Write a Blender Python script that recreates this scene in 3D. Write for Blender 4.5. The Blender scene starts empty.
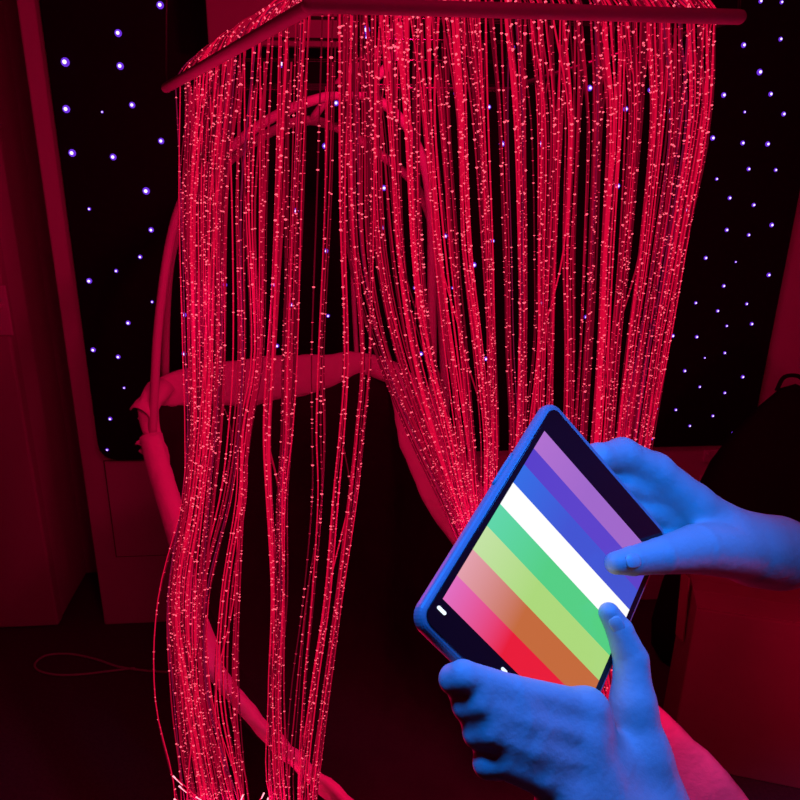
import bpy, bmesh, math, random
import numpy as np
from mathutils import Vector, Matrix, noise as mnoise
random.seed(7)
rng = np.random.default_rng(7)
S = bpy.context.scene
COL = S.collection
# ------------------------------------------------------------------ camera
F = 720.0
PITCH, ROLL = math.radians(19.5), math.radians(1.1)
CAM = Vector((0, 0, 1.6))
fw = Vector((0, math.cos(PITCH), -math.sin(PITCH)))
r0 = Vector((1, 0, 0)); u0 = r0.cross(fw)
rt = r0 * math.cos(ROLL) + u0 * math.sin(ROLL)
up = u0 * math.cos(ROLL) - r0 * math.sin(ROLL)
cd = bpy.data.cameras.new('camera'); cam = bpy.data.objects.new('camera', cd); COL.objects.link(cam)
cd.sensor_width = 36; cd.lens = 36 * F / 800; cd.clip_start = 0.01
M = Matrix.Identity(4)
for i in range(3):
    M[i][0], M[i][1], M[i][2], M[i][3] = rt[i], up[i], -fw[i], CAM[i]
cam.matrix_world = M
S.camera = cam
def ray(x, y): return fw + rt * ((x - 400) / F) + up * ((400 - y) / F)
def pd(x, y, d): return CAM + ray(x, y) * d                 # at axial depth d
def pY(x, y, Y): r = ray(x, y); return CAM + r * (Y / r.y)   # at world y
def pZ(x, y, z): r = ray(x, y); return CAM + r * ((z - 1.6) / r.z)
def camv(a, b, c): return rt * a - up * b + fw * c           # right, down, deep

# ------------------------------------------------------------------ helpers
def tag(o, label=None, cat=None, group=None, kind=None):
    if label: o['label'] = label
    if cat: o['category'] = cat
    if group: o['group'] = group
    if kind: o['kind'] = kind
    return o
def empty(name, loc, label, cat, group=None):
    o = bpy.data.objects.new(name, None); COL.objects.link(o); o.location = loc
    o.empty_display_size = .05
    bpy.context.view_layer.update()
    return tag(o, label, cat, group)
def link(name, me, mats, parent=None, smooth=True):
    if not isinstance(mats, (list, tuple)): mats = [mats]
    for m in mats: me.materials.append(m)
    if smooth:
        me.polygons.foreach_set('use_smooth', [True] * len(me.polygons))
    o = bpy.data.objects.new(name, me); COL.objects.link(o)
    if parent is not None:
        o.parent = parent
        mw = Matrix.Identity(4); p = parent
        while p is not None:
            mw = p.matrix_basis @ mw if p.parent is None else p.matrix_parent_inverse @ p.matrix_basis @ mw
            p = p.parent
        o.matrix_parent_inverse = mw.inverted()
    return o
def mesh(name, V, Fc, mats, parent=None, smooth=True, mi=None):
    me = bpy.data.meshes.new(name)
    me.from_pydata([tuple(v) for v in V], [], [tuple(f) for f in Fc])
    if mi is not None: me.polygons.foreach_set('material_index', mi)
    me.update()
    return link(name, me, mats, parent, smooth)
def autosmooth(o, w=None, seg=2, lim=40):
    if w:
        b = o.modifiers.new('bev', 'BEVEL'); b.width = w; b.segments = seg; b.limit_method = 'ANGLE'; b.angle_limit = math.radians(lim)
        n = o.modifiers.new('wn', 'WEIGHTED_NORMAL'); n.keep_sharp = True
    return o
def box(name, o0, ax, ay, az, mats, parent=None, bev=.004):
    """box from corner o0 spanned by three vectors"""
    o0 = Vector(o0); V = []
    for k in (0, 1):
        for j in (0, 1):
            for i in (0, 1): V.append(o0 + Vector(ax) * i + Vector(ay) * j + Vector(az) * k)
    Fc = [(0, 2, 3, 1), (4, 5, 7, 6), (0, 1, 5, 4), (2, 6, 7, 3), (0, 4, 6, 2), (1, 3, 7, 5)]
    if Vector(ax).cross(Vector(ay)).dot(Vector(az)) < 0: Fc = [f[::-1] for f in Fc]
    o = mesh(name, V, Fc, mats, parent, smooth=False)
    if bev: autosmooth(o, bev)
    return o
def catmull(P, n, closed=False):
    P = [Vector(p) for p in P]; m = len(P); out = []
    segs = m if closed else m - 1
    for i in range(segs):
        a = P[(i - 1) % m] if closed or i > 0 else P[0] * 2 - P[1]
        b = P[i]; c = P[(i + 1) % m]
        d = P[(i + 2) % m] if closed or i + 2 < m else P[-1] * 2 - P[-2]
        for k in range(n):
            t = k / n; t2 = t * t; t3 = t2 * t
            out.append(.5 * ((2 * b) + (c - a) * t + (2 * a - 5 * b + 4 * c - d) * t2 + (3 * b - a - 3 * c + d) * t3))
    if not closed: out.append(P[-1])
    return out
def tube_geo(P, r, sides=10, caps=True, closed=False, V=None, Fc=None):
    V = [] if V is None else V; Fc = [] if Fc is None else Fc
    n = len(P); base = len(V)
    T = [((P[(i + 1) % n] if closed or i + 1 < n else P[i]) - (P[i - 1] if closed or i > 0 else P[i])).normalized() for i in range(n)]
    ref = Vector((0, 0, 1)) if abs(T[0].z) < .9 else Vector((0, 1, 0))
    N = (ref - T[0] * ref.dot(T[0])).normalized()
    for i in range(n):
        N = (N - T[i] * N.dot(T[i])).normalized(); B = T[i].cross(N)
        ri = r[i] if isinstance(r, (list, tuple)) else r
        for k in range(sides):
            a = 2 * math.pi * k / sides
            V.append(P[i] + N * (math.cos(a) * ri) + B * (math.sin(a) * ri))
    for i in range(n if closed else n - 1):
        for k in range(sides):
            a = base + i * sides; b = base + ((i + 1) % n) * sides; k2 = (k + 1) % sides
            Fc.append((a + k, b + k, b + k2, a + k2)[::-1])
    if caps and not closed:
        Fc.append(tuple(base + k for k in range(sides))[::-1][::-1])
        Fc.append(tuple(base + (n - 1) * sides + k for k in range(sides))[::-1])
    return V, Fc
def fix(o):
    bm = bmesh.new(); bm.from_mesh(o.data); bmesh.ops.recalc_face_normals(bm, faces=bm.faces); bm.to_mesh(o.data); bm.free(); return o
def tube(name, P, r, mats, parent=None, sides=10, closed=False):
    V, Fc = tube_geo(P, r, sides, True, closed)
    return fix(mesh(name, V, Fc, mats, parent))
def round_tube(name, P, r, mats, parent=None, sides=12):
    """tube with hemispherical ends"""
    P = [Vector(p) for p in P]
    d0 = (P[0] - P[1]).normalized(); d1 = (P[-1] - P[-2]).normalized()
    A = []; R = []
    for a in (80, 60, 40, 20):
        A.append(P[0] + d0 * r * math.sin(math.radians(a))); R.append(r * math.cos(math.radians(a)))
    B = []; Q = []
    for a in (20, 40, 60, 80):
        B.append(P[-1] + d1 * r * math.sin(math.radians(a))); Q.append(r * math.cos(math.radians(a)))
    V, Fc = tube_geo(A + P + B, R + [r] * len(P) + Q, sides)
    return fix(mesh(name, V, Fc, mats, parent))

# ------------------------------------------------------------------ materials
def mat(name, col, rough=.7, bump=0, bscale=60, var=0, vscale=8, spec=.3, metal=0, sheen=0, weave=False):
    m = bpy.data.materials.new(name); m.use_nodes = True
    nt = m.node_tree; b = nt.nodes['Principled BSDF']
    b.inputs['Base Color'].default_value = (*col, 1); b.inputs['Roughness'].default_value = rough
    b.inputs['Specular IOR Level'].default_value = spec; b.inputs['Metallic'].default_value = metal
    if sheen: b.inputs['Sheen Weight'].default_value = sheen
    tc = nt.nodes.new('ShaderNodeTexCoord')
    if var:
        n = nt.nodes.new('ShaderNodeTexNoise'); n.inputs['Scale'].default_value = vscale; n.inputs['Detail'].default_value = 5
        nt.links.new(tc.outputs['Object'], n.inputs['Vector'])
        mx = nt.nodes.new('ShaderNodeMix'); mx.data_type = 'RGBA'
        mx.inputs[6].default_value = (*[c * (1 - var) for c in col], 1); mx.inputs[7].default_value = (*[min(1, c * (1 + var)) for c in col], 1)
        nt.links.new(n.outputs['Fac'], mx.inputs[0]); nt.links.new(mx.outputs[2], b.inputs['Base Color'])
    if bump:
        if weave:
            n = nt.nodes.new('ShaderNodeTexWave'); n.inputs['Scale'].default_value = bscale; n.inputs['Distortion'].default_value = 1.5
        else:
            n = nt.nodes.new('ShaderNodeTexNoise'); n.inputs['Scale'].default_value = bscale; n.inputs['Detail'].default_value = 4
        nt.links.new(tc.outputs['Object'], n.inputs['Vector'])
        bp = nt.nodes.new('ShaderNodeBump'); bp.inputs['Strength'].default_value = bump; bp.inputs['Distance'].default_value = .01
        nt.links.new(n.outputs['Fac'], bp.inputs['Height']); nt.links.new(bp.outputs['Normal'], b.inputs['Normal'])
    return m
def emit(name, col, s, sample='NONE', base=(0.02, 0.02, 0.02)):
    m = bpy.data.materials.new(name); m.use_nodes = True
    b = m.node_tree.nodes['Principled BSDF']
    b.inputs['Base Color'].default_value = (*base, 1); b.inputs['Roughness'].default_value = .4
    b.inputs['Emission Color'].default_value = (*col, 1); b.inputs['Emission Strength'].default_value = s
    m.cycles.emission_sampling = sample
    return m
M_wall = mat('painted plaster', (.62, .58, .55), .8, .08, 90, .05, 3)
M_door = mat('painted door', (.5, .45, .43), .6, .04, 40, .05, 3)
M_door2 = mat('dull painted board', (.27, .22, .22), .7, .04, 40, .05, 3)
M_floor = mat('dark carpet', (.10, .085, .085), .95, .5, 350, .35, 120, .1)
M_ceil = mat('dark ceiling paint', (.03, .03, .03), .9, .05, 60)
M_groove = mat('panel groove', (.12, .1, .1), .8)
M_felt = mat('black star cloth', (.012, .011, .014), .95, .3, 400, .2, 60, .1)
M_band = mat('pale canvas', (.68, .6, .6), .85, .35, 38, .10, 14, .15, sheen=.3)
M_pod = mat('black pod fabric', (.022, .016, .020), .95, .5, 22, .35, 9, .1)
M_tube = mat('pale sleeve tubing', (.50, .44, .45), .6, .1, 120, .08, 20)
M_bar = mat('rubber grip bar', (.40, .28, .36), .65, .1, 150, .1, 30)
M_card = mat('brown cardboard', (.40, .27, .20), .85, .15, 30, .12, 6, .15)
M_tape = mat('packing tape', (.42, .30, .20), .35, 0, 30, .05, 9, .4)
M_card_in = mat('cardboard edge', (.42, .28, .18), .9)
M_bag = mat('black vinyl', (.010, .009, .010), .75, .4, 10, .3, 6, .1)
M_white = mat('white plastic', (.7, .68, .66), .4, 0, spec=.5)
M_black = mat('black plastic', (.012, .012, .014), .35, 0, spec=.4)
M_cable = mat('pale cable', (.40, .36, .35), .5)
M_case = mat('rubber tablet case', (.24, .25, .27), .42, .03, 300, .05, 30, .5)
M_bezel = mat('black glass bezel', (.006, .006, .010), .16, 0, spec=.5)
M_skin = mat('skin', (.44, .41, .38), .55, .10, 160, .06, 40, .3)
M_nail = mat('fingernail', (.54, .46, .42), .35, 0, spec=.5)
M_fib = emit('red glowing fibre', (1.0, .003, .055), .66)
M_fib2 = emit('deep red glowing fibre', (1.0, .002, .060), .30)
M_fib3 = emit('dim red fibre', (1.0, .002, .075), .10)
M_fibv = emit('violet tinted fibre', (.60, .008, .11), .24)
M_spk = emit('bright sparkle notch', (1.0, .105, .17), 1.6)
M_spk2 = emit('red sparkle notch', (1.0, .03, .10), 1.2)
M_end = emit('glowing fibre tip', (1.0, .35, .45), 1.8)
M_star = emit('star light lens', (.66, .52, 1.0), 2.2)
M_halo = emit('violet star halo', (.20, .04, 1.0), .75)
M_hub = emit('red light engine port', (1.0, .01, .06), 2.0)

# ------------------------------------------------------------------ setting
A = pY(105, 458, 2.11); zA = A.z
Bp = pZ(745, 443, zA)
wx = (Bp - A); wx.z = 0; wx.normalize()
wn = Vector((wx.y, -wx.x, 0))                                  # towards the room
def wall_pt(x, y, off=0):
    r = ray(x, y); o = A + wn * off
    return CAM + r * ((o - CAM).dot(wn) / r.dot(wn))
def wuv(x, y, off=0):
    p = wall_pt(x, y, off) - A; return p.dot(wx), p.z + A.z
def wp(s, z, off=0): return Vector((A.x, A.y, 0)) + wx * s + Vector((0, 0, z)) + wn * off
CEIL = 2.5
s_frame = (wuv(27, 0)[0] + wuv(98, 640)[0]) / 2                # left edge of the wall section beside the door
s_door = (wuv(45, 480)[0] + wuv(50, 560)[0]) / 2 - .02
sR = 1.62 + wuv(745, 443)[0] - 2.0
def structure(o): o['kind'] = 'structure'; return o
sL = -1.35
structure(box('wall_back', wp(s_frame, 0), wx * (sR + .8 - s_frame), -wn * .36, Vector((0, 0, CEIL)), M_wall, bev=.006))
structure(box('wall_back_recess', wp(s_door - .06, 0, -.34), wx * (s_frame - s_door + .10), -wn * .09, Vector((0, 0, CEIL)), M_wall, bev=0))
structure(box('wall_back_jamb', wp(s_door - .09, 0, -.006), wx * .085, -wn * .335, Vector((0, 0, CEIL)), M_wall, bev=.012))
d = structure(box('door_1', wp(sL, 0.006), wx * (s_door - sL), -wn * .05, Vector((0, 0, 2.1)), M_door, bev=.008))
structure(box('wall_back_header', wp(sL, 2.11), wx * (s_door - sL), -wn * .25, Vector((0, 0, CEIL - 2.11)), M_wall, bev=.004))
# lever handle with its backplate on the door
hs, hz = wuv(7, 312)
hp = box('handle_plate', wp(hs - .030, hz - .07), wx * .04, wn * .008, Vector((0, 0, .15)), M_white, d, .003)
round_tube('door_handle', [wp(hs - .012, hz + .02, .006), wp(hs - .012, hz + .02, .045), wp(hs - .05, hz + .02, .055), wp(hs - .10, hz + .02, .05)], .009, M_white, d)
xl = wp(sL, 0).x - .02; xr = 1.72
structure(box('floor', (xl - .3, -1.2, -.06), (xr - xl + .6, 0, 0), (0, 4.3, 0), (0, 0, .06), M_floor, bev=0))
structure(box('ceiling', (xl - .3, -1.2, CEIL), (xr - xl + .6, 0, 0), (0, 4.3, 0), (0, 0, .06), M_ceil, bev=0))
structure(box('wall_left', (xl - .1, -1.2, 0), (.1, 0, 0), (0, 3.9, 0), (0, 0, CEIL), M_wall, bev=0))
structure(box('wall_right', (xr, -1.2, 0), (.1, 0, 0), (0, 4.0, 0), (0, 0, CEIL), M_wall, bev=0))
# thin grooved access panel below the star cloth
g0 = wuv(105, 462); g1 = wuv(108, 556)
ps = g0[0]; pz0 = g1[1]; pz1 = zA - .004
box_w = .62
tr = structure(box('trim_1', wp(ps - .004, pz0 - .004, .0005), wx * (box_w + .008), wn * .003, Vector((0, 0, pz1 - pz0)), M_groove, bev=0))
pp = box('access_panel', wp(ps, pz0, .001), wx * box_w, wn * .006, Vector((0, 0, pz1 - pz0 - .006)), M_wall, tr, .002)

# ------------------------------------------------------------------ star cloth panel
sp = empty('star_panel', wp(1.0, zA, .01), 'black rounded star cloth panel with violet pinpoint lights on the back wall', 'light panel')
ZT = 2.42
S0 = (wuv(40, 0)[0] + wuv(103, 440)[0]) / 2 - .004; S1 = (wuv(798, 197)[0] + wuv(747, 430)[0]) / 2
def rrect(x0, x1, y0, y1, r, n=8):
    pts = []
    for cx, cy, a0 in ((x1 - r, y1 - r, 0), (x0 + r, y1 - r, 90), (x0 + r, y0 + r, 180), (x1 - r, y0 + r, 270)):
        for k in range(n + 1):
            a = math.radians(a0 + 90 * k / n); pts.append((cx + r * math.cos(a), cy + r * math.sin(a)))
    return pts
def wall_plate(name, pts, off0, off1, m, parent, bev):
    n = len(pts)
    V = [wp(s, z, off0) for s, z in pts] + [wp(s, z, off1) for s, z in pts]
    Fc = [tuple(range(n)), tuple(range(2 * n - 1, n - 1, -1))] + [(i, (i + 1) % n, n + (i + 1) % n, n + i) for i in range(n)]
    o = fix(mesh(name, V, Fc, m, parent, smooth=False)); autosmooth(o, bev, 2, 50); return o
wall_plate('cloth_panel', rrect(S0, S1, zA, ZT, .055), .001, .022, M_felt, sp, .005)
stars = '''160,5,3 118,33,3 65,62,3.6 120,66,3 66,109,3.2 132,105,2.6 102,112,1.2 161,141,2.6 72,153,3.2 113,157,2.8 146,191,3.2 89,209,1.6 151,230,2.4
140,257,2 116,271,1.8 89,281,2.6 152,302,1.5 128,323,2.2 184,315,2.3 93,350,2.4 118,357,2.2 184,354,2.2 124,388,1.4 110,419,2 107,450,1.6
282,64,3 336,103,2.5 325,146,2.6 384,188,2.6 296,211,2.6 382,228,2.2 342,229,1.5 326,251,2.2 225,285,2 273,285,2 291,305,2 384,291,2.2 328,316,1.8 277,346,2 183,201,2.6 366,30,3.4 367,38,2.6
781,39,2 744,45,2.4 760,72,2.8 724,95,2.4 771,94,2.2 784,114,2.2 745,112,1.4 713,138,2.4 743,143,2.2 768,144,2.4 749,169,2 776,170,1.8 717,179,1.6 730,198,2 754,205,2 772,225,2.3 727,230,2 749,235,1.8
706,258,2 736,262,1.2 769,275,2.2 724,286,1.9 677,289,2 696,303,1.7 747,304,1.7 718,311,1.8 727,326,1.5 752,324,2 673,336,2 697,337,1.9 725,353,1.7 705,358,1.2 685,371,1.9 743,377,2 700,387,1.6 725,393,1.7
676,410,1.7 713,416,1.7 690,426,1.6 733,433,1.6 653,439,1.6 657,409,1.5 761,1,2 782,2,1.8
590,88,2.6 513,47,2 458,82,3.2 457,93,3 463,115,2.6 489,107,2 502,144,2.8 541,144,2.6 650,90,2 626,109,2.4 670,111,2 618,186,2.4 446,236,2.2 521,241,2.4 493,241,1.8 474,265,2.6 492,286,2 453,288,1.6 541,303,2 586,317,2 605,314,2 415,288,1.8 421,354,2.3 448,358,2 486,359,2.2 687,210,2'''.split()
stars = sorted([tuple(float(v) for v in s.split(',')) for s in stars], key=lambda t: -t[2])
def dome(s, z, r, V, Fc, mi, m):
    b = len(V); n = 10
    for a in (0, 40, 68):
        for k in range(n):
            t = 2 * math.pi * k / n
            V.append(wp(s + r * math.cos(math.radians(a)) * math.cos(t), z + r * math.cos(math.radians(a)) * math.sin(t), .0215 + r * .7 * math.sin(math.radians(a))))
    V.append(wp(s, z, .0215 + r * .7))
    for j in range(2):
        for k in range(n):
            Fc.append((b + j * n + k, b + j * n + (k + 1) % n, b + (j + 1) * n + (k + 1) % n, b + (j + 1) * n + k)); mi.append(m)
    for k in range(n): Fc.append((b + 2 * n + k, b + 2 * n + (k + 1) % n, b + 3 * n)); mi.append(m)
def star_geo(st, V, Fc, mi):
    x, y, r = st; s, z = wuv(x, y, .024)
    R = r * 2.2 / F
    dome(s, z, R * 1.08, V, Fc, mi, 1)                          # halo of glare around the star, painted as a glowing violet ring
    b = len(V); dome(s, z, R * .58, V, Fc, mi, 0)
    for i in range(b, len(V)): V[i] = V[i] + wn * (R * .5)
mv, mf, mm = [], [], []
for i, st in enumerate(stars):
    if i < 100:
        V, Fc, mi = [], [], []; star_geo(st, V, Fc, mi)
        mesh('star_light', V, Fc, [M_star, M_halo], sp, True, mi)
    else: star_geo(st, mv, mf, mm)
if mv: tag(mesh('star_lights', mv, mf, [M_star, M_halo], sp, True, mm), kind='stuff')

# ------------------------------------------------------------------ fibre optic curtain
HA = pY(312, 5, .95); HB = pY(739, 17, 1.0); HC = pY(166, 88, 1.45)      # corner, right end, back left end
HD = HB + (HC - HA) + Vector((.10, -.12, 0))
HUB = Vector((.0, 1.28, HA.z + .17))
cu = empty('fibre_optic_curtain', HA, 'curtain of glowing red sparkling fibre strands hanging from a tubular hoop', 'fibre optic light')
rb = .0088
round_tube('hoop_bar', [HA + (HA - HB).normalized() * .004, HA.lerp(HB, .5), HB], rb, M_bar, cu)
round_tube('hoop_bar', [HA, HA.lerp(HC, .5), HC], rb, M_bar, cu)
round_tube('hoop_bar', [HC, HC.lerp(HD, .5), HD], .005, M_black, cu)
round_tube('hoop_bar', [HB, HB.lerp(HD, .5), HD], .005, M_black, cu)
# light engine hub (a lathe shaped housing) with its cords to the ceiling
V, Fc = tube_geo([HUB + Vector((0, 0, z)) for z in (-.03, -.03, .0, .05, .08, .09)], [.05, .07, .075, .07, .045, .012], 24)
hub = fix(mesh('light_hub', V, Fc, M_black, cu))
V, Fc = tube_geo([HUB + Vector((0, 0, z)) for z in (-.036, -.030)], [.045, .05], 20)
fix(mesh('light_port', V, Fc, M_hub, hub))
for P in (HA, HB, HC, HD):
    tube('hanging_cord', [P, Vector((P.x * .8 + HUB.x * .2, P.y * .8 + HUB.y * .2, CEIL))], .0018, M_black, cu, 6)
tube('hanging_cord', [HUB + Vector((0, 0, .085)), Vector((HUB.x, HUB.y, CEIL))], .004, M_black, cu, 8)

LY = [200, 350, 430, 500, 600, 700, 800]
LT = [([188, 192, 193, 186, 172, 182, 197], 9, 6), ([205, 205, 204, 197, 183, 190, 205], 9, 6), ([220, 219, 215, 208, 199, 203, 222], 9, 6), ([212, 206, 200, 192, 176, 184, 200], 5, 8),
      ([238, 240, 235, 225, 202, 204, 232], 4, 5), ([250, 255, 243, 240, 225, 222, 240], 2.6, 4), ([265, 262, 250, 243, 238, 237, 245], 3, 4),
      ([280, 272, 268, 270, 275, 274, 277], 5, 3.5), ([292, 287, 285, 281, 281, 277, 280], 4, 4), ([300, 296, 292, 285, 283, 276, 283], 3, 4),
      ([318, 313, 312, 311, 303, 292, 288], 1.2, 2), ([325, 320, 318, 319, 312, 303, 300], 1.2, 2), ([332, 322, 324, 322, 309, 299, 292], .7, 2), ([342, 345, 341, 335, 327, 312, 302], 2.6, 2.5),
      ([352, 362, 357, 350, 339, 325, 312], 2.8, 3), ([372, 370, 364, 357, 341, 326, 314], 1.6, 3), ([180, 186, 188, 184, 158, 157, 180], .5, 2), ([182, 190, 190, 184, 163, 165, 186], .5, 2)]
RY = [120, 250, 350, 440, 530, 620]
RT = [([372, 378, 398, 428, 462, 498], 7, 6), ([392, 400, 414, 438, 468, 505], 8, 6), ([410, 416, 428, 450, 472, 508], 6, 5), ([428, 438, 450, 462, 475, 510], 6, 5), ([443, 453, 463, 470, 478, 512], 5, 4),
      ([463, 468, 480, 488, 490, 515], 8, 4.5), ([480, 488, 492, 493, 492, 520], 6, 4), ([500, 505, 508, 512, 508, 530], 5, 5), ([520, 522, 522, 520, 512, 535], 6, 5), ([540, 540, 538, 528, 520, 540], 5, 5),
      ([556, 552, 548, 545, 540, 550], 5, 6), ([575, 570, 570, 568, 562, 560], 6, 5), ([595, 590, 585, 580, 575, 572], 7, 5), ([615, 608, 603, 598, 590, 585], 7, 4.5), ([635, 625, 615, 609, 602, 595], 8, 5),
      ([655, 643, 630, 620, 612, 603], 8, 5), ([675, 658, 642, 629, 618, 608], 7, 5), ([693, 672, 655, 642, 628, 615], 8, 4.5), ([706, 683, 666, 649, 633, 620], 6, 2.5), ([350, 352, 378, 415, 460, 498], 3, 4), ([362, 365, 385, 420, 462, 500], 3, 4)]
def ipl(ys, xs, y): return float(np.interp(y, ys, xs))
def bar_at(px):
    """point on the front or left bar that shows at image column px"""
    a, b = (HA, HC) if px < 312 else (HA, HB)
    lo, hi = 0., 1.
    for _ in range(30):
        t = (lo + hi) / 2; q = a.lerp(b, t) - CAM; x = 400 + F * q.dot(rt) / q.dot(fw)
        if (x > px) == (px < 312): lo = t
        else: hi = t
    return a.lerp(b, t)
def bar_at_seg(px, a, b):
    lo, hi = 0., 1.
    for _ in range(30):
        t = (lo + hi) / 2; q = a.lerp(b, t) - CAM; x = 400 + F * q.dot(rt) / q.dot(fw)
        if x < px: lo = t
        else: hi = t
    return a.lerp(b, min(1, max(0, t)))
CROSS = [(HA.lerp(HC, t), HB.lerp(HD, t)) for t in (.10, .3, .55, .93)]
for a_, b_ in CROSS: tube('cross_bar', [a_, a_.lerp(b_, .5), b_], .0022, M_black, cu, 6)
def proj(p):
    q = p - CAM; z = q.dot(fw); return 400 + F * q.dot(rt) / z, 400 - F * q.dot(up) / z
def strand_path(left, back):
    T, Ys = (LT, LY) if left else (RT, RY)
    w = np.array([t[1] for t in T]); i = int(rng.choice(len(T), p=w / w.sum()))
    xs, _, j = T[i]; xs = list(xs)
    k = min(len(T) - 1, max(0, i + int(rng.choice([-1, 1]))))
    if not back and rng.random() < .12 and T[i][1] > 2.5 and T[k][1] > 2.5 and abs(T[i][0][2] - T[k][0][2]) < 40:                  # a strand that crosses into the next bundle
        m = rng.integers(2, len(Ys)); xs = xs[:m] + list(T[k][0][m:])
    jj = float(np.clip(rng.normal(0, j * (1.1 if not back else 1.6)), -2.2 * j, 2.2 * j))
    x0 = xs[0] + jj * (1.6 if T[i][1] > 2.5 else 1)
    top_x = x0 + (xs[0] - xs[1]) * (.3 if left else .55)
    top_x = min(max(top_x, 167 if left else 330), 733)
    B = bar_at(top_x)
    ph = rng.uniform(0, 6.28); am = rng.uniform(.3, 2.0)
    inw = Vector((HUB.x - B.x, HUB.y - B.y, 0)).normalized()
    if back:
        top_x = min(max(top_x, 190), 690)
        ok = [c for c in CROSS if proj(c[0])[0] < top_x - 2 and proj(c[1])[0] > top_x + 2]
        cbx = ok[int(rng.integers(len(ok)))]
        B = bar_at_seg(top_x, *cbx); drop = B + Vector((0, .004, 0)); pts = [drop]
    else:
        pts = [HUB + Vector((rng.normal(0, .03), rng.normal(0, .02), -.02)), HUB.lerp(B, .5) + Vector((0, 0, -.004)), HUB.lerp(B, .86) + Vector((0, 0, .012 + rng.uniform(0, .014)))]
        pts.append(B + inw * (rb + .002) + Vector((0, 0, rb * .9)))
        drop = B + inw * (rb + .0015) + Vector((0, 0, -rb)); pts.append(drop)
    Y0 = drop.y; bx, by = proj(drop)
    yend = 800 if left else 620
    for q, y in enumerate(Ys):
        if y < by + 45: continue
        t = (y - by) / (yend - by)
        tight = 1 - (.55 if left else .42) * math.sin(math.pi * min(1, t))
        x = ipl(Ys, xs, y) + jj * tight * (.9 if not left else (1.0 if y < 650 else 1.1)) + am * math.sin(ph + y * .013)
        Ye = .97 if left else 1.2
        Y = Y0 + (Ye - Y0) * t ** .9 + (.0 if not back else .05 * math.sin(math.pi * t))
        if not left and y >= 520: Y = max(Y, 1.16)
        pts.append(pY(x, y, Y))
    p = pts[-1]
    if left:                                                     # strands run on down and pool on the carpet
        e = Vector((p.x + rng.normal(0, .03), p.y + rng.uniform(-.04, .10), .25)); pts += [e, Vector((e.x + rng.normal(0, .05), e.y + rng.normal(0, .05), .012))]
    else:                                                        # and these lie down into the pod seat
        pts += [p + Vector((.03 + rng.normal(0, .012), rng.normal(0, .02) - .02, -.16))]
    return pts
BEAD = [Vector(v) for v in ((1, 0, 0), (-1, 0, 0), (0, 1, 0), (0, -1, 0), (0, 0, 1), (0, 0, -1))]
BF = ((0, 2, 4), (2, 1, 4), (1, 3, 4), (3, 0, 4), (2, 0, 5), (1, 2, 5), (3, 1, 5), (0, 3, 5))
def strand_geo(pts, r, V, Fc, mi, body, dens):
    P = catmull(pts, 5)
    f0 = len(Fc); tube_geo(P, r, 4, False, False, V, Fc); mi += [body] * (len(Fc) - f0)
    L = 0.; nxt = rng.uniform(0, .03)
    for a, b in zip(P[:-1], P[1:]):
        l = (b - a).length
        while nxt < L + l:
            c = a.lerp(b, (nxt - L) / l); big = rng.random()
            br = r * (1.2 + .85 * big ** 2.5); m = 3 if big > .62 else 4
            base = len(V); V.extend(c + v * br for v in BEAD)
            Fc.extend(tuple(base + i for i in f) for f in BF); mi.extend([m] * 8)
            nxt += dens * (.25 + rng.exponential(.8))
        L += l
FM = [M_fib, M_fib2, M_fibv, M_spk, M_spk2, M_fib3]
NL, NR, NBL, NBR = 110, 230, 44, 95
jobs = [(True, False)] * NL + [(False, False)] * NR + [(True, True)] * NBL + [(False, True)] * NBR
order = list(range(NL + NR)); rng.shuffle(order); own = set(order[:100])
bv, bf, bmi = [], [], []
for i, (lf, bk) in enumerate(jobs):
    pts = strand_path(lf, bk)
    body = int(rng.choice([1, 5], p=[.55, .45])) if bk else int(rng.choice([0, 1, 2, 5], p=[.38, .30, .04, .28]))
    r = rng.uniform(.00085, .00135) if not bk else rng.uniform(.0009, .0014)
    dens = rng.uniform(.014, .032) if not bk else .035
    if i in own:
        V, Fc, mi = [], [], []; strand_geo(pts, r, V, Fc, mi, body, dens)
        mesh('fibre_strand', V, Fc, FM, cu, True, mi)
    else: strand_geo(pts, r, bv, bf, bmi, body, dens)
tag(mesh('fibre_strands', bv, bf, FM, cu, True, bmi), kind='stuff')
# lit fibre tips that splay out of the left bundle
for x, y, x1, y1 in ((205, 806, 173, 776), (205, 808, 179, 786), (202, 812, 174, 799), (214, 806, 196, 797), (236, 812, 243, 795), (255, 812, 264, 793), (220, 812, 190, 801), (265, 815, 268, 798)):
    a = pY(x, y, .95); b = pY(x1, y1, .93)
    t = tube('fibre_tip', [a, a.lerp(b, .5) + Vector((0, 0, .004)), b], .0010, M_fib, cu, 6)
    V, Fc = tube_geo([a.lerp(b, .72), b], [.0009, .0013], 8); fix(mesh('glowing_end', V, Fc, M_end, t))

# ------------------------------------------------------------------ hanging pod seat
RIM = [(150, 400, 1.60, .026), (166, 390, 1.68, .040), (200, 386, 1.72, .052), (255, 381, 1.75, .062), (310, 375, 1.77, .052), (360, 364, 1.77, .028), (395, 376, 1.74, .030),
       (414, 404, 1.66, .055), (428, 440, 1.58, .068), (446, 480, 1.50, .070), (475, 528, 1.42, .068), (540, 610, 1.3, .062), (608, 690, 1.2, .062), (684, 768, 1.10, .064), (735, 822, 1.04, .062), (790, 880, .96, .052),
       (770, 945, .82, .040), (610, 970, .76, .040), (470, 912, .82, .040), (391, 850, .97, .046), (335, 795, 1.05, .048), (294, 759, 1.11, .048), (249, 713, 1.18, .047), (212, 666, 1.24, .043), (191, 604, 1.31, .036), (178, 530, 1.41, .022), (166, 480, 1.5, .020), (154, 436, 1.57, .020)]
rim = [pY(x, y, Y) for x, y, Y, _ in RIM]
NS = 6
rimc = catmull(rim, NS, True)
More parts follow.
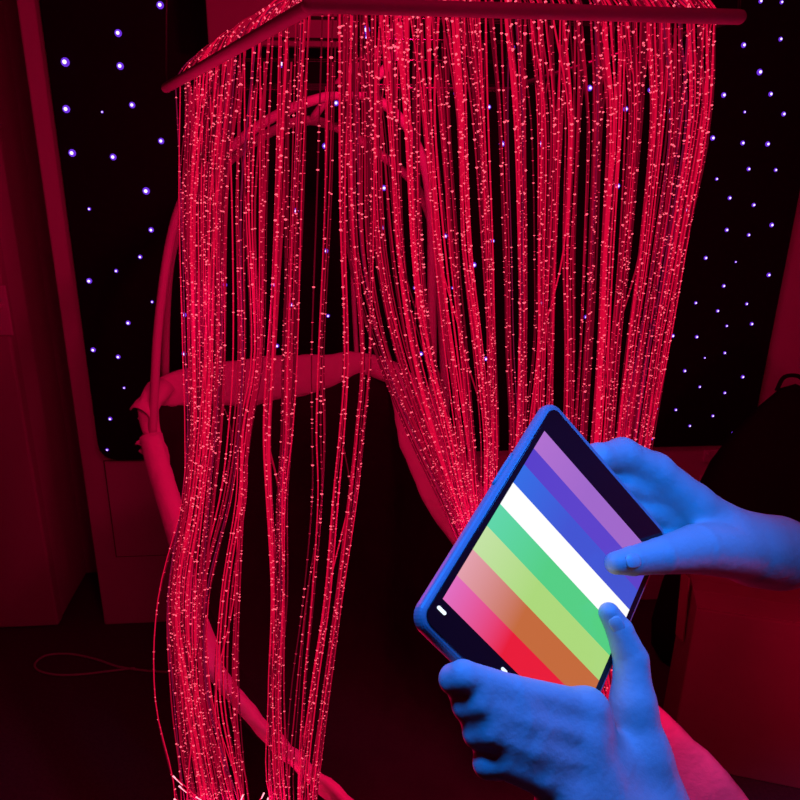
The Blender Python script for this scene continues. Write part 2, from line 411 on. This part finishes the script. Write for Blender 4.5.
rh = [RIM[i // NS][3] * (1 - (i % NS) / NS) + RIM[(i // NS + 1) % len(RIM)][3] * ((i % NS) / NS) for i in range(len(rimc))]
cen = sum(rim, Vector()) / len(rim)
ch = empty('pod_swing_seat', Vector((cen.x, cen.y, .3)), 'hanging pod swing with pale canvas rim and black sling seat behind the fibre strands', 'swing chair')
# dark sling: loft from the rim down to the seat
n = len(rimc); V = []; Fc = []
LV = [0, .12, .3, .5, .7, .88, 1.0]
for li, t in enumerate(LV):
    for i, p in enumerate(rimc):
        q = Vector((cen.x + (p.x - cen.x) * .55, cen.y - .03 + (p.y - cen.y) * .55, .30 + .06 * (p.z - .4)))
        k = t ** 1.3
        o = p.lerp(q, k); o.z = p.z + (q.z - p.z) * math.sin(t * math.pi / 2) ** 1.1
        wob = mnoise.noise(Vector((o.x * 7, o.y * 7, o.z * 7))) * .018 * math.sin(math.pi * min(1, t + .1))
        out = Vector((p.x - cen.x, p.y - cen.y, 0)).normalized(); V.append(o + out * (wob - .004))
for li in range(len(LV) - 1):
    for i in range(n): Fc.append((li * n + i, li * n + (i + 1) % n, (li + 1) * n + (i + 1) % n, (li + 1) * n + i))
V.append(Vector((cen.x, cen.y - .03, .285))); b = (len(LV) - 1) * n
for i in range(n): Fc.append((b + i, b + (i + 1) % n, len(V) - 1))
sh = fix(mesh('sling_seat', V, Fc, M_pod, ch)); so = sh.modifiers.new('s', 'SOLIDIFY'); so.thickness = .008; so.offset = 0
# pale rim: flattened padded sleeve following the opening
V = []; Fc = []; K = 16
for i in range(n):
    p = rimc[i]; T = (rimc[(i + 1) % n] - rimc[i - 1]).normalized()
    out = Vector((p.x - cen.x, p.y - cen.y, 0)).normalized()
    u = i / n * len(RIM)
    a = 1.0 if u < 6 else (.45 if u < 11 else .8)
    ax = (Vector((0, 0, 1)) * a + out * (1.25 - a)); ax = (ax - T * ax.dot(T)).normalized(); bx = T.cross(ax)
    wr = 1 + .10 * mnoise.noise(p * 16)
    for k in range(K):
        t = 2 * math.pi * k / K; c, s_ = math.cos(t), math.sin(t)
        o = p + ax * (rh[i] * math.copysign(abs(c) ** .8, c)) + bx * (.017 * math.copysign(abs(s_) ** .9, s_) * wr)
        o += bx * mnoise.noise(Vector((p.x * 28, p.y * 28, o.z * 11 + k * .12))) * .009 + ax * mnoise.noise(p * 13 + Vector((5, 0, 0))) * .008
        V.append(o)
for i in range(n):
    for k in range(K):
        a, b = i * K, ((i + 1) % n) * K; Fc.append((a + k, a + (k + 1) % K, b + (k + 1) % K, b + k))
fix(mesh('canvas_rim', V, Fc, M_band, ch))
# stubby sleeve over the lower end of the front bow, and the rolled hem of the back band
SL = [pY(151, 436, 1.545), pY(157, 462, 1.51), pY(167, 495, 1.45), pY(176, 525, 1.40), pY(184, 552, 1.36)]
V, Fc = tube_geo(catmull(SL, 4), .026, 20); sl = fix(mesh('bow_sleeve', V, Fc, M_band, ch))
def roll(name, p0, p1, r, a0, a1, side):
    V = []; Fc = []; m = 18
    ax = (p1 - p0).normalized(); e1 = (side - ax * side.dot(ax)).normalized(); e2 = ax.cross(e1)
    for q in range(5):
        for k in range(m + 1):
            a = math.radians(a0 + (a1 - a0) * k / m); rr = r * (1 - .28 * k / m) * (1 + .08 * math.sin(q * 2.1 + k * .6))
            V.append(p0.lerp(p1, q / 4) + e1 * math.cos(a) * rr + e2 * math.sin(a) * rr)
    for q in range(4):
        for k in range(m): Fc.append((q * (m + 1) + k, q * (m + 1) + k + 1, (q + 1) * (m + 1) + k + 1, (q + 1) * (m + 1) + k))
    o = mesh(name, V, Fc, M_band, ch); s = o.modifiers.new('s', 'SOLIDIFY'); s.thickness = .004; return o
roll('rolled_hem', pY(141, 416, 1.57), pY(164, 386, 1.66), .030, 40, 330, Vector((-1, -.3, -.4)))
roll('rolled_hem', pY(141, 450, 1.55), pY(149, 440, 1.58), .020, 30, 300, Vector((-1, -.2, .3)))
def pts(s): return [pY(*[float(v) for v in t.split(',')]) for t in s.split()]
tube('bow_tube', catmull(pts('152,440,1.56 155,380,1.59 158,330,1.61 166,265,1.62 177,215,1.63 192,185,1.64 222,155,1.64 268,120,1.64 318,99,1.64 362,95,1.64 398,116,1.64 422,158,1.64 431,215,1.65 432,300,1.67 433,398,1.69'), 6), .0105, M_tube, ch, 12)
tube('bow_tube', catmull(pts('165,380,1.73 166,320,1.75 170,265,1.76 180,225,1.77 198,195,1.78 240,152,1.78 295,122,1.78 338,128,1.78 382,156,1.78 414,184,1.78 434,232,1.78 441,310,1.77 446,412,1.74'), 6), .0105, M_tube, ch, 12)
ap = pY(400, 14, 1.66)
tube('hanging_strap', catmull([Vector((ap.x, ap.y, CEIL)), ap, pY(396, 50, 1.66), pY(378, 76, 1.65), pY(340, 100, 1.645)], 6), .010, M_tube, ch, 10)
tube('hanging_strap', catmull([pY(399, 20, 1.67), pY(380, 50, 1.70), pY(350, 70, 1.74), pY(310, 122, 1.78)], 6), .009, M_tube, ch, 10)
tube('back_strap', catmull(pts('350,132,1.785 352,200,1.79 353,280,1.79 357,362,1.78'), 6), .006, M_tube, ch, 8)

# ------------------------------------------------------------------ red board hung behind the hoop
q = pY(203, 8, 1.95)
mb = empty('light_source_board', q, 'pale board hung flat behind the hoop corner, catching red light', 'board')
wbd, hbd = .36, .34
box('board_panel', pY(208, 44, 1.95) , Vector((wbd, .02, 0)), Vector((0, .03, 0)), Vector((0, 0, hbd)), M_door2, mb, .004)
for dx in (.05, .30):
    P = pY(208, 44, 1.95) + Vector((dx, .025, hbd - .01)); tube('board_cord', [P, Vector((P.x, P.y, CEIL))], .002, M_black, mb, 6)

# ------------------------------------------------------------------ cable loop on the carpet
cp = [pZ(x, y, .006) for x, y in ((168, 672), (150, 671), (120, 667), (95, 659), (70, 654), (48, 655), (37, 661), (35, 667), (42, 672), (60, 675), (85, 674), (110, 671), (135, 668))]
tag(tube('cable', catmull(cp, 6), .0035, M_cable), 'thin cable lying in a loop on the dark carpet by the wall', 'cable')

# ------------------------------------------------------------------ cardboard boxes at the right
def carton(name, P, yaw, w, dp, h, label, flap=True):
    """P: top left front corner"""
    ex = Vector((math.cos(yaw), math.sin(yaw), 0)); ey = Vector((-ex.y, ex.x, 0)); ez = Vector((0, 0, 1))
    base = Vector((P.x, P.y, 0)) if h is None else P - ez * h
    h = h or P.z
    o = empty(name, base, label, 'box', 'cardboard boxes')
    t = .006
    V = []
    box('carton_body', base, ex * w, ey * dp, ez * (h - .004), M_card, o, .005)
    box('top_flap', base + ez * (h - .0035), ex * w, ey * (dp / 2 - .002), ez * .0045, M_card, o, .001)
    box('top_flap', base + ez * (h - .0035) + ey * (dp / 2 + .002), ex * w, ey * (dp / 2 - .002), ez * .0045, M_card, o, .001)
    box('packing_tape', base + ez * (h + .0008) + ey * (dp / 2 - .025), ex * w, ey * .05, ez * .0008, M_tape, o, 0)
    return o, base, ex, ey, h
pb = pY(697, 607, 1.55)
o, base, ex, ey, h = carton('cardboard_box', pb, math.radians(-14), .62, .20, None, 'large brown cardboard box on the carpet behind the pod swing rim')
# side flap that stands away on the left
fl = box('side_flap', base + Vector((0, 0, h * .70)) - ex * .006 + ey * .06, -ex * .016 + ey * .03, ex * .003 + ey * .002, Vector((-.004, .02, h * .36)), M_card_in, o, 0)
carton('cardboard_box', pY(752, 588, 1.72), math.radians(-8), .36, .10, None, 'smaller cardboard box further back, right under the forearm by the black bag')
# black bean bag
bb = empty('bean_bag', Vector((pY(790, 450, 1.9).x + .2, 1.9, 0)), 'black bean bag slumped in the corner above the cardboard boxes', 'bean bag')
tp = pY(789, 381, 1.96)
prof = [(0, .32), (.05, .35), (.15, .36), (.3, .34), (.45, .31), (.6, .28), (.75, .225), (.85, .165), (.93, .095), (.985, .04), (1.0, .0)]
V = []; Fc = []; K = 28; H = tp.z - .01
bc = Vector((tp.x + .10, tp.y, .0))
for t, r in prof:
    for k in range(K):
        a = 2 * math.pi * k / K
        c = bc.lerp(Vector((tp.x + .02, tp.y, 0)), t)
        rr = r * (1 + .05 * math.sin(3 * a + t * 4) + .05 * mnoise.noise(Vector((math.cos(a) * 2, math.sin(a) * 2, t * 4))))
        V.append(Vector((c.x + math.cos(a) * rr, c.y + math.sin(a) * rr * .40, .002 + t * H)))
for j in range(len(prof) - 1):
    for k in range(K): Fc.append((j * K + k, j * K + (k + 1) % K, (j + 1) * K + (k + 1) % K, (j + 1) * K + k))
Fc.append(tuple(range(K))[::-1])
fix(mesh('bag_body', V, Fc, M_bag, bb))
tube('carry_loop', catmull([tp + Vector((-.03, 0, -.03)), tp + Vector((-.015, 0, .012)), tp + Vector((.03, 0, .012)), tp + Vector((.05, 0, -.03))], 5), .006, M_bag, bb, 8)
# sockets and adaptor on the wall under the star cloth
def socket(x, y, w, h, label, cat, plug):
    s, z = wuv(x, y)
    o = empty('wall_socket' if not plug else 'power_adapter', wp(s, z), label, cat)
    box('face_plate' if not plug else 'adapter_body', wp(s - w / 2, z - h / 2), wx * w, wn * (.010 if not plug else .035), Vector((0, 0, h)), M_white, o, .003)
    if not plug:
        for dx in (-.018, .018): box('rocker_switch', wp(s + dx - .006, z + .004, .0095), wx * .012, wn * .004, Vector((0, 0, .018)), M_white, o, .001)
    else:
        tube('adapter_lead', catmull([wp(s, z - h / 2 + .01, .02), wp(s + .01, z - h / 2 - .05, .02), wp(s + .03, z - .25, .02), wp(s + .02, .008, .03)], 6), .003, M_black, o, 8)
socket(712, 455, .07, .045, 'small wall socket plate just under the star cloth panel', 'socket', False)
socket(706, 484, .06, .075, 'boxy power adapter on the wall beneath the socket plate', 'adapter', True)

# ------------------------------------------------------------------ tablet
TR = [[0.6625073631511973, -0.5225517173204466, -0.5366783920523535], [0.7122807326529557, 0.6612199671166965, 0.2354661610031547], [0.23181922194204746, -0.5382637437275959, 0.8102666169394719]]
TC = (0.11109624392407959, 0.12191885111409277, 0.5035500701575069)
TW, TH = .137, .152
tu = camv(TR[0][0], TR[1][0], TR[2][0]); tv = camv(TR[0][1], TR[1][1], TR[2][1]); tn = camv(TR[0][2], TR[1][2], TR[2][2])   # right, down, away
tc = CAM + camv(*TC)
def tp3(a, b, c=0): return tc + tu * a + tv * b + tn * c
def tabdepth(x, y):
    r = ray(x, y); return (tc - CAM).dot(tn) / r.dot(tn)        # axial depth of the screen plane
tab = empty('tablet', tc, 'tablet with rainbow striped screen held in both blue lit hands', 'tablet')
ml, mt_, mr, mb_ = .0085, .0290, .0090, .0225
def tab_plate(name, x0, x1, y0, y1, r, c0, c1, m, parent, bev):
    P = rrect(x0, x1, y0, y1, r, 8); k = len(P)
    V = [tp3(a, b, c0) for a, b in P] + [tp3(a, b, c1) for a, b in P]
    Fc = [tuple(range(k)), tuple(range(2 * k - 1, k - 1, -1))] + [(i, (i + 1) % k, k + (i + 1) % k, k + i) for i in range(k)]
    o = fix(mesh(name, V, Fc, m, parent, smooth=False)); autosmooth(o, bev, 4, 50); return o
tab_plate('tablet_case', -TW / 2 - ml, TW / 2 + mr, -TH / 2 - mt_, TH / 2 + mb_, .012, .0002, .0115, M_case, tab, .0045)
tab_plate('bezel_glass', -TW / 2 - ml * .55, TW / 2 + mr * .55, -TH / 2 - mt_ * .80, TH / 2 + mb_ * .80, .008, -.0006, .004, M_bezel, tab, .0004)
# screen: eight glowing stripes
m = bpy.data.materials.new('striped screen'); m.use_nodes = True; nt = m.node_tree; b = nt.nodes['Principled BSDF']
uvn = nt.nodes.new('ShaderNodeUVMap'); uvn.uv_map = 'uv'; sx = nt.nodes.new('ShaderNodeSeparateXYZ'); nt.links.new(uvn.outputs[0], sx.inputs[0])
def s2l(c): return tuple((v / 255 / 12.92) if v / 255 <= .04045 else ((v / 255 + .055) / 1.055) ** 2.4 for v in c)
stops = [0, .118, .223, .343, .474, .604, .735, .878]
colL = [(176, 112, 205), (88, 62, 198), (52, 108, 226), (255, 255, 255), (96, 214, 166), (196, 226, 160), (228, 160, 170), (226, 110, 190)]
colR = [(160, 104, 200), (92, 66, 200), (66, 84, 208), (255, 255, 255), (84, 206, 128), (172, 216, 118), (196, 106, 48), (232, 26, 44)]
def ramp(cols, interp='CONSTANT'):
    r = nt.nodes.new('ShaderNodeValToRGB'); r.color_ramp.interpolation = interp; e = r.color_ramp.elements
    while len(e) < len(cols): e.new(.5)
    for k, c in enumerate(cols): e[k].position = stops[k]; e[k].color = (*s2l(c), 1)
    nt.links.new(sx.outputs[1], r.inputs[0]); return r
ra, rb_ = ramp(colL), ramp(colR)
mr_ = nt.nodes.new('ShaderNodeMapRange'); mr_.inputs[1].default_value = 0; mr_.inputs[2].default_value = .42; nt.links.new(sx.outputs[0], mr_.inputs[0])
mx = nt.nodes.new('ShaderNodeMix'); mx.data_type = 'RGBA'; nt.links.new(mr_.outputs[0], mx.inputs[0]); nt.links.new(ra.outputs[0], mx.inputs[6]); nt.links.new(rb_.outputs[0], mx.inputs[7])
nt.links.new(mx.outputs[2], b.inputs['Emission Color']); b.inputs['Emission Strength'].default_value = 1.0
b.inputs['Base Color'].default_value = (.01, .01, .012, 1); b.inputs['Roughness'].default_value = .25; b.inputs['Specular IOR Level'].default_value = .2
me = bpy.data.meshes.new('screen')
me.from_pydata([tuple(tp3(x, y, -.0009)) for x, y in ((-TW / 2, -TH / 2), (TW / 2, -TH / 2), (TW / 2, TH / 2), (-TW / 2, TH / 2))], [], [(0, 1, 2, 3)])
uv = me.uv_layers.new(name='uv')
for k, c in enumerate(((0, 0), (1, 0), (1, 1), (0, 1))): uv.data[k].uv = c
scr = link('screen', me, m, tab, False)
def glint(x, y, w, h, lab=None):
    o = tab_plate('bezel_glint', x - w / 2, x + w / 2, y - h / 2, y + h / 2, min(w, h) * .45, -.0016, .001, M_glint, tab, .0003); return o
M_glint = emit('painted white glint', (.75, .88, 1.0), 1.3)  # small glowing plates that paint in two reflections on the bezel
glint(-TW / 2 + .0035, TH / 2 + .0060, .0075, .0022)
glint(-TW / 2 + .064, TH / 2 + .0050, .005, .0020)
tube('side_button', catmull([tp3(-TW / 2 - ml - .0002, -.045, .006), tp3(-TW / 2 - ml - .0004, -.03, .006), tp3(-TW / 2 - ml - .0002, -.015, .006)], 3), .0014, M_case, tab, 8)

# ------------------------------------------------------------------ person: two forearms with hands (smooth implicit surface)
def smin(a, b, k):
    h = np.clip(.5 + .5 * (b - a) / k, 0, 1); return b + (a - b) * h - k * h * (1 - h)
def rcone(Pg, a, b, r1, r2):
    a = np.array(a, np.float32); b = np.array(b, np.float32); ba = b - a; l2 = float(ba @ ba)
    pa = Pg - a; h = np.clip((pa @ ba) / l2, 0, 1)
    d = np.sqrt(np.maximum(((pa - h[..., None] * ba) ** 2).sum(-1), 1e-12))
    return d - (r1 + (r2 - r1) * h)
def sdf(Pg, parts):
    tot = None
    for chain, k in parts:
        c = None
        for seg in chain['seg']:
            d = rcone(Pg, *seg); c = d if c is None else smin(c, d, chain['k'])
        tot = c if tot is None else smin(tot, c, k)
    return tot
def surface_nets(parts, h, name, m, parent):
    pts_ = np.array([p for ch_, _ in parts for s in ch_['seg'] for p in (s[0], s[1])]); rr = max(max(s[2], s[3]) for ch_, _ in parts for s in ch_['seg'])
    lo = pts_.min(0) - rr - .012; hi = pts_.max(0) + rr + .012
    N = np.ceil((hi - lo) / h).astype(int) + 1
    gx = [lo[i] + h * np.arange(N[i]) for i in range(3)]
    Vv = np.empty(N, np.float32)
    for i0 in range(0, N[0], 16):
        X = np.stack(np.meshgrid(gx[0][i0:i0 + 16], gx[1], gx[2], indexing='ij'), -1).astype(np.float32)
        Vv[i0:i0 + 16] = sdf(X, parts)
    ins = Vv < 0
    cn = [(i, j, k) for i in (0, 1) for j in (0, 1) for k in (0, 1)]
    sl = lambda a, c: a[c[0]:N[0] - 1 + c[0], c[1]:N[1] - 1 + c[1], c[2]:N[2] - 1 + c[2]]
    cnt = sum(sl(ins, c).astype(np.int8) for c in cn); act = (cnt > 0) & (cnt < 8)
    idx = -np.ones(act.shape, np.int64); ai = np.argwhere(act); idx[act] = np.arange(len(ai))
    acc = np.zeros((len(ai), 3)); num = np.zeros(len(ai))
    for c in cn:
        for ax_ in range(3):
            if c[ax_]: continue
            c2 = list(c); c2[ax_] = 1
            a = sl(Vv, c)[act]; b_ = sl(Vv, c2)[act]; x = (a < 0) != (b_ < 0)
            t = np.where(x, a / np.where(a == b_, 1, a - b_), 0)
            pos = np.array(c, float)[None].repeat(len(ai), 0); pos[:, ax_] = t
            acc[x] += pos[x]; num[x] += 1
    P = lo + h * (ai + acc / num[:, None])
    for _ in range(3):                                           # settle on the surface
        e = 2e-4; d0 = sdf(P.astype(np.float32), parts)
        g = np.stack([(sdf((P + np.eye(3)[i] * e).astype(np.float32), parts) - sdf((P - np.eye(3)[i] * e).astype(np.float32), parts)) / (2 * e) for i in range(3)], -1)
        P = P - np.clip(d0, -h, h)[:, None] * g / np.maximum((g ** 2).sum(-1), .2)[:, None] * .8
    quads = []
    for ax_ in range(3):
        o1, o2 = [(1, 2), (2, 0), (0, 1)][ax_]
        sa = [slice(None)] * 3; sb = [slice(None)] * 3; sa[ax_] = slice(0, -1); sb[ax_] = slice(1, None)
        ch_ = ins[tuple(sa)] != ins[tuple(sb)]
        e = np.argwhere(ch_); e = e[(e[:, o1] > 0) & (e[:, o2] > 0) & (e[:, o1] < N[o1] - 1) & (e[:, o2] < N[o2] - 1)]
        fl_ = ins[tuple(sa)][tuple(e.T)]
        def g(d1, d2):
            q = e.copy(); q[:, o1] += d1; q[:, o2] += d2; return idx[tuple(q.T)]
        Q = np.stack([g(-1, -1), g(0, -1), g(0, 0), g(-1, 0)], 1); Q[~fl_] = Q[~fl_][:, ::-1]; quads.append(Q)
    Q = np.concatenate(quads); Q = Q[(Q >= 0).all(1)]
    return mesh(name, P.tolist(), Q.tolist(), m, parent)
def hp_(x, y, off): dd = tabdepth(x, y) - off; return pd(x, y, dd), dd
def chain(spec, k):
    """spec rows: px, py, offset in front of the screen plane, radius in px"""
    P = [(hp_(x, y, o), r) for x, y, o, r in spec]
    return {'k': k, 'seg': [(tuple(a[0][0]), tuple(b_[0][0]), a[1] * a[0][1] / F, b_[1] * b_[0][1] / F) for a, b_ in zip(P[:-1], P[1:])]}
def chain_w(spec, k):
    return {'k': k, 'seg': [(tuple(a[0]), tuple(b_[0]), a[1], b_[1]) for a, b_ in zip(spec[:-1], spec[1:])]}
per = empty('person', pd(900, 900, .5), 'person reaching in from the right, only two bare forearms lit blue, holding the tablet', 'person')
# lower hand: fingers folded along the bottom edge, thumb up over the screen
W1 = hp_(626, 880, .010)[0]
E1 = W1 + camv(.085, .21, -.12)
low = [
    (chain([(585, 711, .014, 20), (512, 694, .014, 18.5), (463, 677, .011, 16.5), (454, 679, .004, 15), (464, 688, -.012, 13)], .0015), .006),
    (chain([(582, 737, .017, 19), (520, 721, .017, 18), (478, 703, .012, 16.5), (467, 705, .004, 15), (476, 712, -.012, 13)], .0015), .006),
    (chain([(582, 764, .017, 18), (528, 749, .017, 17.5), (489, 731, .012, 16.5), (478, 733, .004, 15), (488, 740, -.012, 13)], .0015), .006),
    (chain([(590, 786, .015, 18), (540, 777, .014, 17), (502, 761, .009, 16), (488, 763, .003, 15), (498, 768, -.012, 12)], .0015), .006),
    (chain([(480, 690, .009, 13), (490, 718, .010, 13), (511, 756, .008, 13)], .004), .008),
    (chain([(465, 690, .004, 11), (478, 717, .005, 12), (498, 751, .004, 12)], .004), .007),
    (chain([(517, 706, .013, 14), (532, 735, .014, 14), (547, 768, .012, 14)], .004), .009),
    (chain([(582, 714, .015, 17), (582, 750, .016, 17), (588, 784, .013, 16)], .004), .009),
    (chain([(588, 712, .012, 19), (610, 772, .010, 24), (634, 850, .010, 42)], .010), .012),
    (chain([(585, 745, .014, 20), (608, 850, .012, 44)], .010), .012),
    (chain([(592, 785, .012, 18), (562, 812, .010, 24), (592, 870, .010, 40)], .010), .014),
    (chain([(654, 812, .008, 38), (640, 756, .010, 29), (633, 706, .012, 21.5)], .008), .014),
    (chain([(633, 706, .012, 21), (631, 660, .013, 17.5), (620, 631, .013, 13.5), (609, 613, .012, 10.5)], .0015), .008),
    (chain_w([(W1, .040), (W1.lerp(E1, .35), .037), (W1.lerp(E1, .7), .042), (E1, .045)], .01), .03),
]
arm1 = surface_nets(low, .0017, 'arm', M_skin, per)
# upper hand: thumb lying on the screen, fingers curled behind the case
W2 = hp_(800, 556, -.012)[0]
E2 = W2 + camv(.22, .055, -.05)
upp = [
    (chain([(745, 551, -.012, 29), (697, 549, .003, 24.5), (660, 556, .013, 18), (632, 561, .013, 14.5), (616, 563, .012, 11.5)], .0015), .008),
    (chain([(730, 535, -.026, 26), (692, 505, -.030, 22), (654, 473, -.034, 20), (622, 456, -.034, 17.5), (598, 458, -.028, 14), (575, 474, -.024, 12)], .005), .012),
    (chain([(735, 545, -.036, 24), (690, 516, -.043, 19), (652, 492, -.048, 17), (622, 488, -.044, 15), (592, 498, -.028, 12.5)], .004), .007),
    (chain([(738, 552, -.044, 22), (694, 530, -.052, 18), (654, 514, -.055, 16), (628, 515, -.046, 14), (604, 524, -.028, 12)], .004), .006),
    (chain([(742, 560, -.046, 20), (700, 548, -.054, 16), (664, 542, -.055, 14), (642, 545, -.044, 12.5), (624, 552, -.028, 11)], .004), .006),
    (chain([(728, 540, -.022, 26), (775, 552, -.014, 34)], .004), .016),
    (chain_w([(hp_(762, 552, -.014)[0], .0265), (W2, .0278), (W2.lerp(E2, .4), .032), (E2, .042)], .004), .02),
]
arm2 = surface_nets(upp, .0017, 'arm', M_skin, per)
def nail(c, tipdir, r, ln, wd, parent):
    """nail plate on a thumb: c axis point, tipdir along the finger, faces the camera"""
    t = tipdir.normalized(); nz = (CAM - c); nz = (nz - t * nz.dot(t)).normalized(); sd = t.cross(nz)
    V = []; Fc = []; a, b_ = 10, 10
    for i in range(a + 1):
        for j in range(b_ + 1):
            u = -1 + 2 * i / a; v = -1 + 2 * j / b_
            su = u * math.sqrt(max(0, 1 - v * v / 2 * .8)); sv = v * math.sqrt(max(0, 1 - u * u / 2 * .8))
            x = su * ln / 2; y = sv * wd / 2
            zz = math.sqrt(max(0, r * r - y * y)) + .0001 - .0016 * max(0, su) ** 2
            V.append(c + t * x + sd * y + nz * zz)
    for i in range(a):
        for j in range(b_): k = i * (b_ + 1) + j; Fc.append((k, k + 1, k + b_ + 2, k + b_ + 1))
    o = fix(mesh('thumbnail', V, Fc, M_nail, parent)); s = o.modifiers.new('s', 'SOLIDIFY'); s.thickness = .0006; s.offset = 0
    return o
a_, da = hp_(624, 562, .013); b_, _ = hp_(612, 563.5, .012)
nail(a_, b_ - a_, 13.6 * da / F, .0135, .0105, arm2)
a_, da = hp_(614, 620, .0125); b_, _ = hp_(608, 610, .012)
nail(a_, b_ - a_, 12.6 * da / F, .0115, .0095, arm1)

# ------------------------------------------------------------------ lights
def lamp(name, kind, loc, col, e, size=.05, target=None, **kw):
    l = bpy.data.lights.new(name, kind); l.color = col; l.energy = e
    if kind in ('POINT', 'SPOT'): l.shadow_soft_size = size
    for k, v in kw.items(): setattr(l, k, v)
    o = bpy.data.objects.new(name, l); COL.objects.link(o); o.location = loc
    if target is not None: o.rotation_euler = (Vector(target) - Vector(loc)).to_track_quat('-Z', 'Y').to_euler()
    return o
RED = (1.0, .002, .090)
lamp('hub_glow', 'POINT', HUB + Vector((0, 0, -.07)), RED, 10.0, .04)
lamp('left_bundle_glow', 'POINT', pY(225, 870, .93), RED, 4.5, .05)
lamp('right_bundle_glow', 'POINT', pY(545, 600, 1.10), RED, 9.0, .04)
lamp('wall_red_fill', 'POINT', Vector((-.42, 1.12, 1.35)), RED, 4.5, .08)  # red fill added among the strands to brighten the left wall
hand_c = pd(645, 640, .48)
lamp('blue_hand_fill', 'SPOT', pd(150, -260, .30), (.0, .18, 1.0), 19.0, .06, hand_c, spot_size=math.radians(54), spot_blend=.3)  # added blue spot, out of view, that lights the hands
lamp('blue_side_fill', 'SPOT', pd(1060, 130, .36), (.0, .18, 1.0), 8.0, .06, pd(690, 612, .49), spot_size=math.radians(70), spot_blend=.4)  # second unseen blue fill, added to soften shading on the hands
lamp('hoop_fill', 'POINT', Vector((.1, .66, 2.15)), RED, 3.0, .06)  # red fill added out of view to lift the front bar
lamp('low_red_fill', 'POINT', Vector((1.1, .72, .85)), RED, 4.2, .08)  # unseen red fill added at the right for the cardboard boxes

w = bpy.data.worlds.new('world'); S.world = w; w.use_nodes = True
w.node_tree.nodes['Background'].inputs[0].default_value = (.05, .0, .006, 1); w.node_tree.nodes['Background'].inputs[1].default_value = .02
S.view_settings.view_transform = 'Standard'; S.view_settings.look = 'None'; S.view_settings.gamma = 1; S.view_settings.exposure = 0
S.view_settings.use_curve_mapping = False
S.cycles.use_denoising = True
S.cycles.max_bounces = 5
S.cycles.sample_clamp_indirect = 3
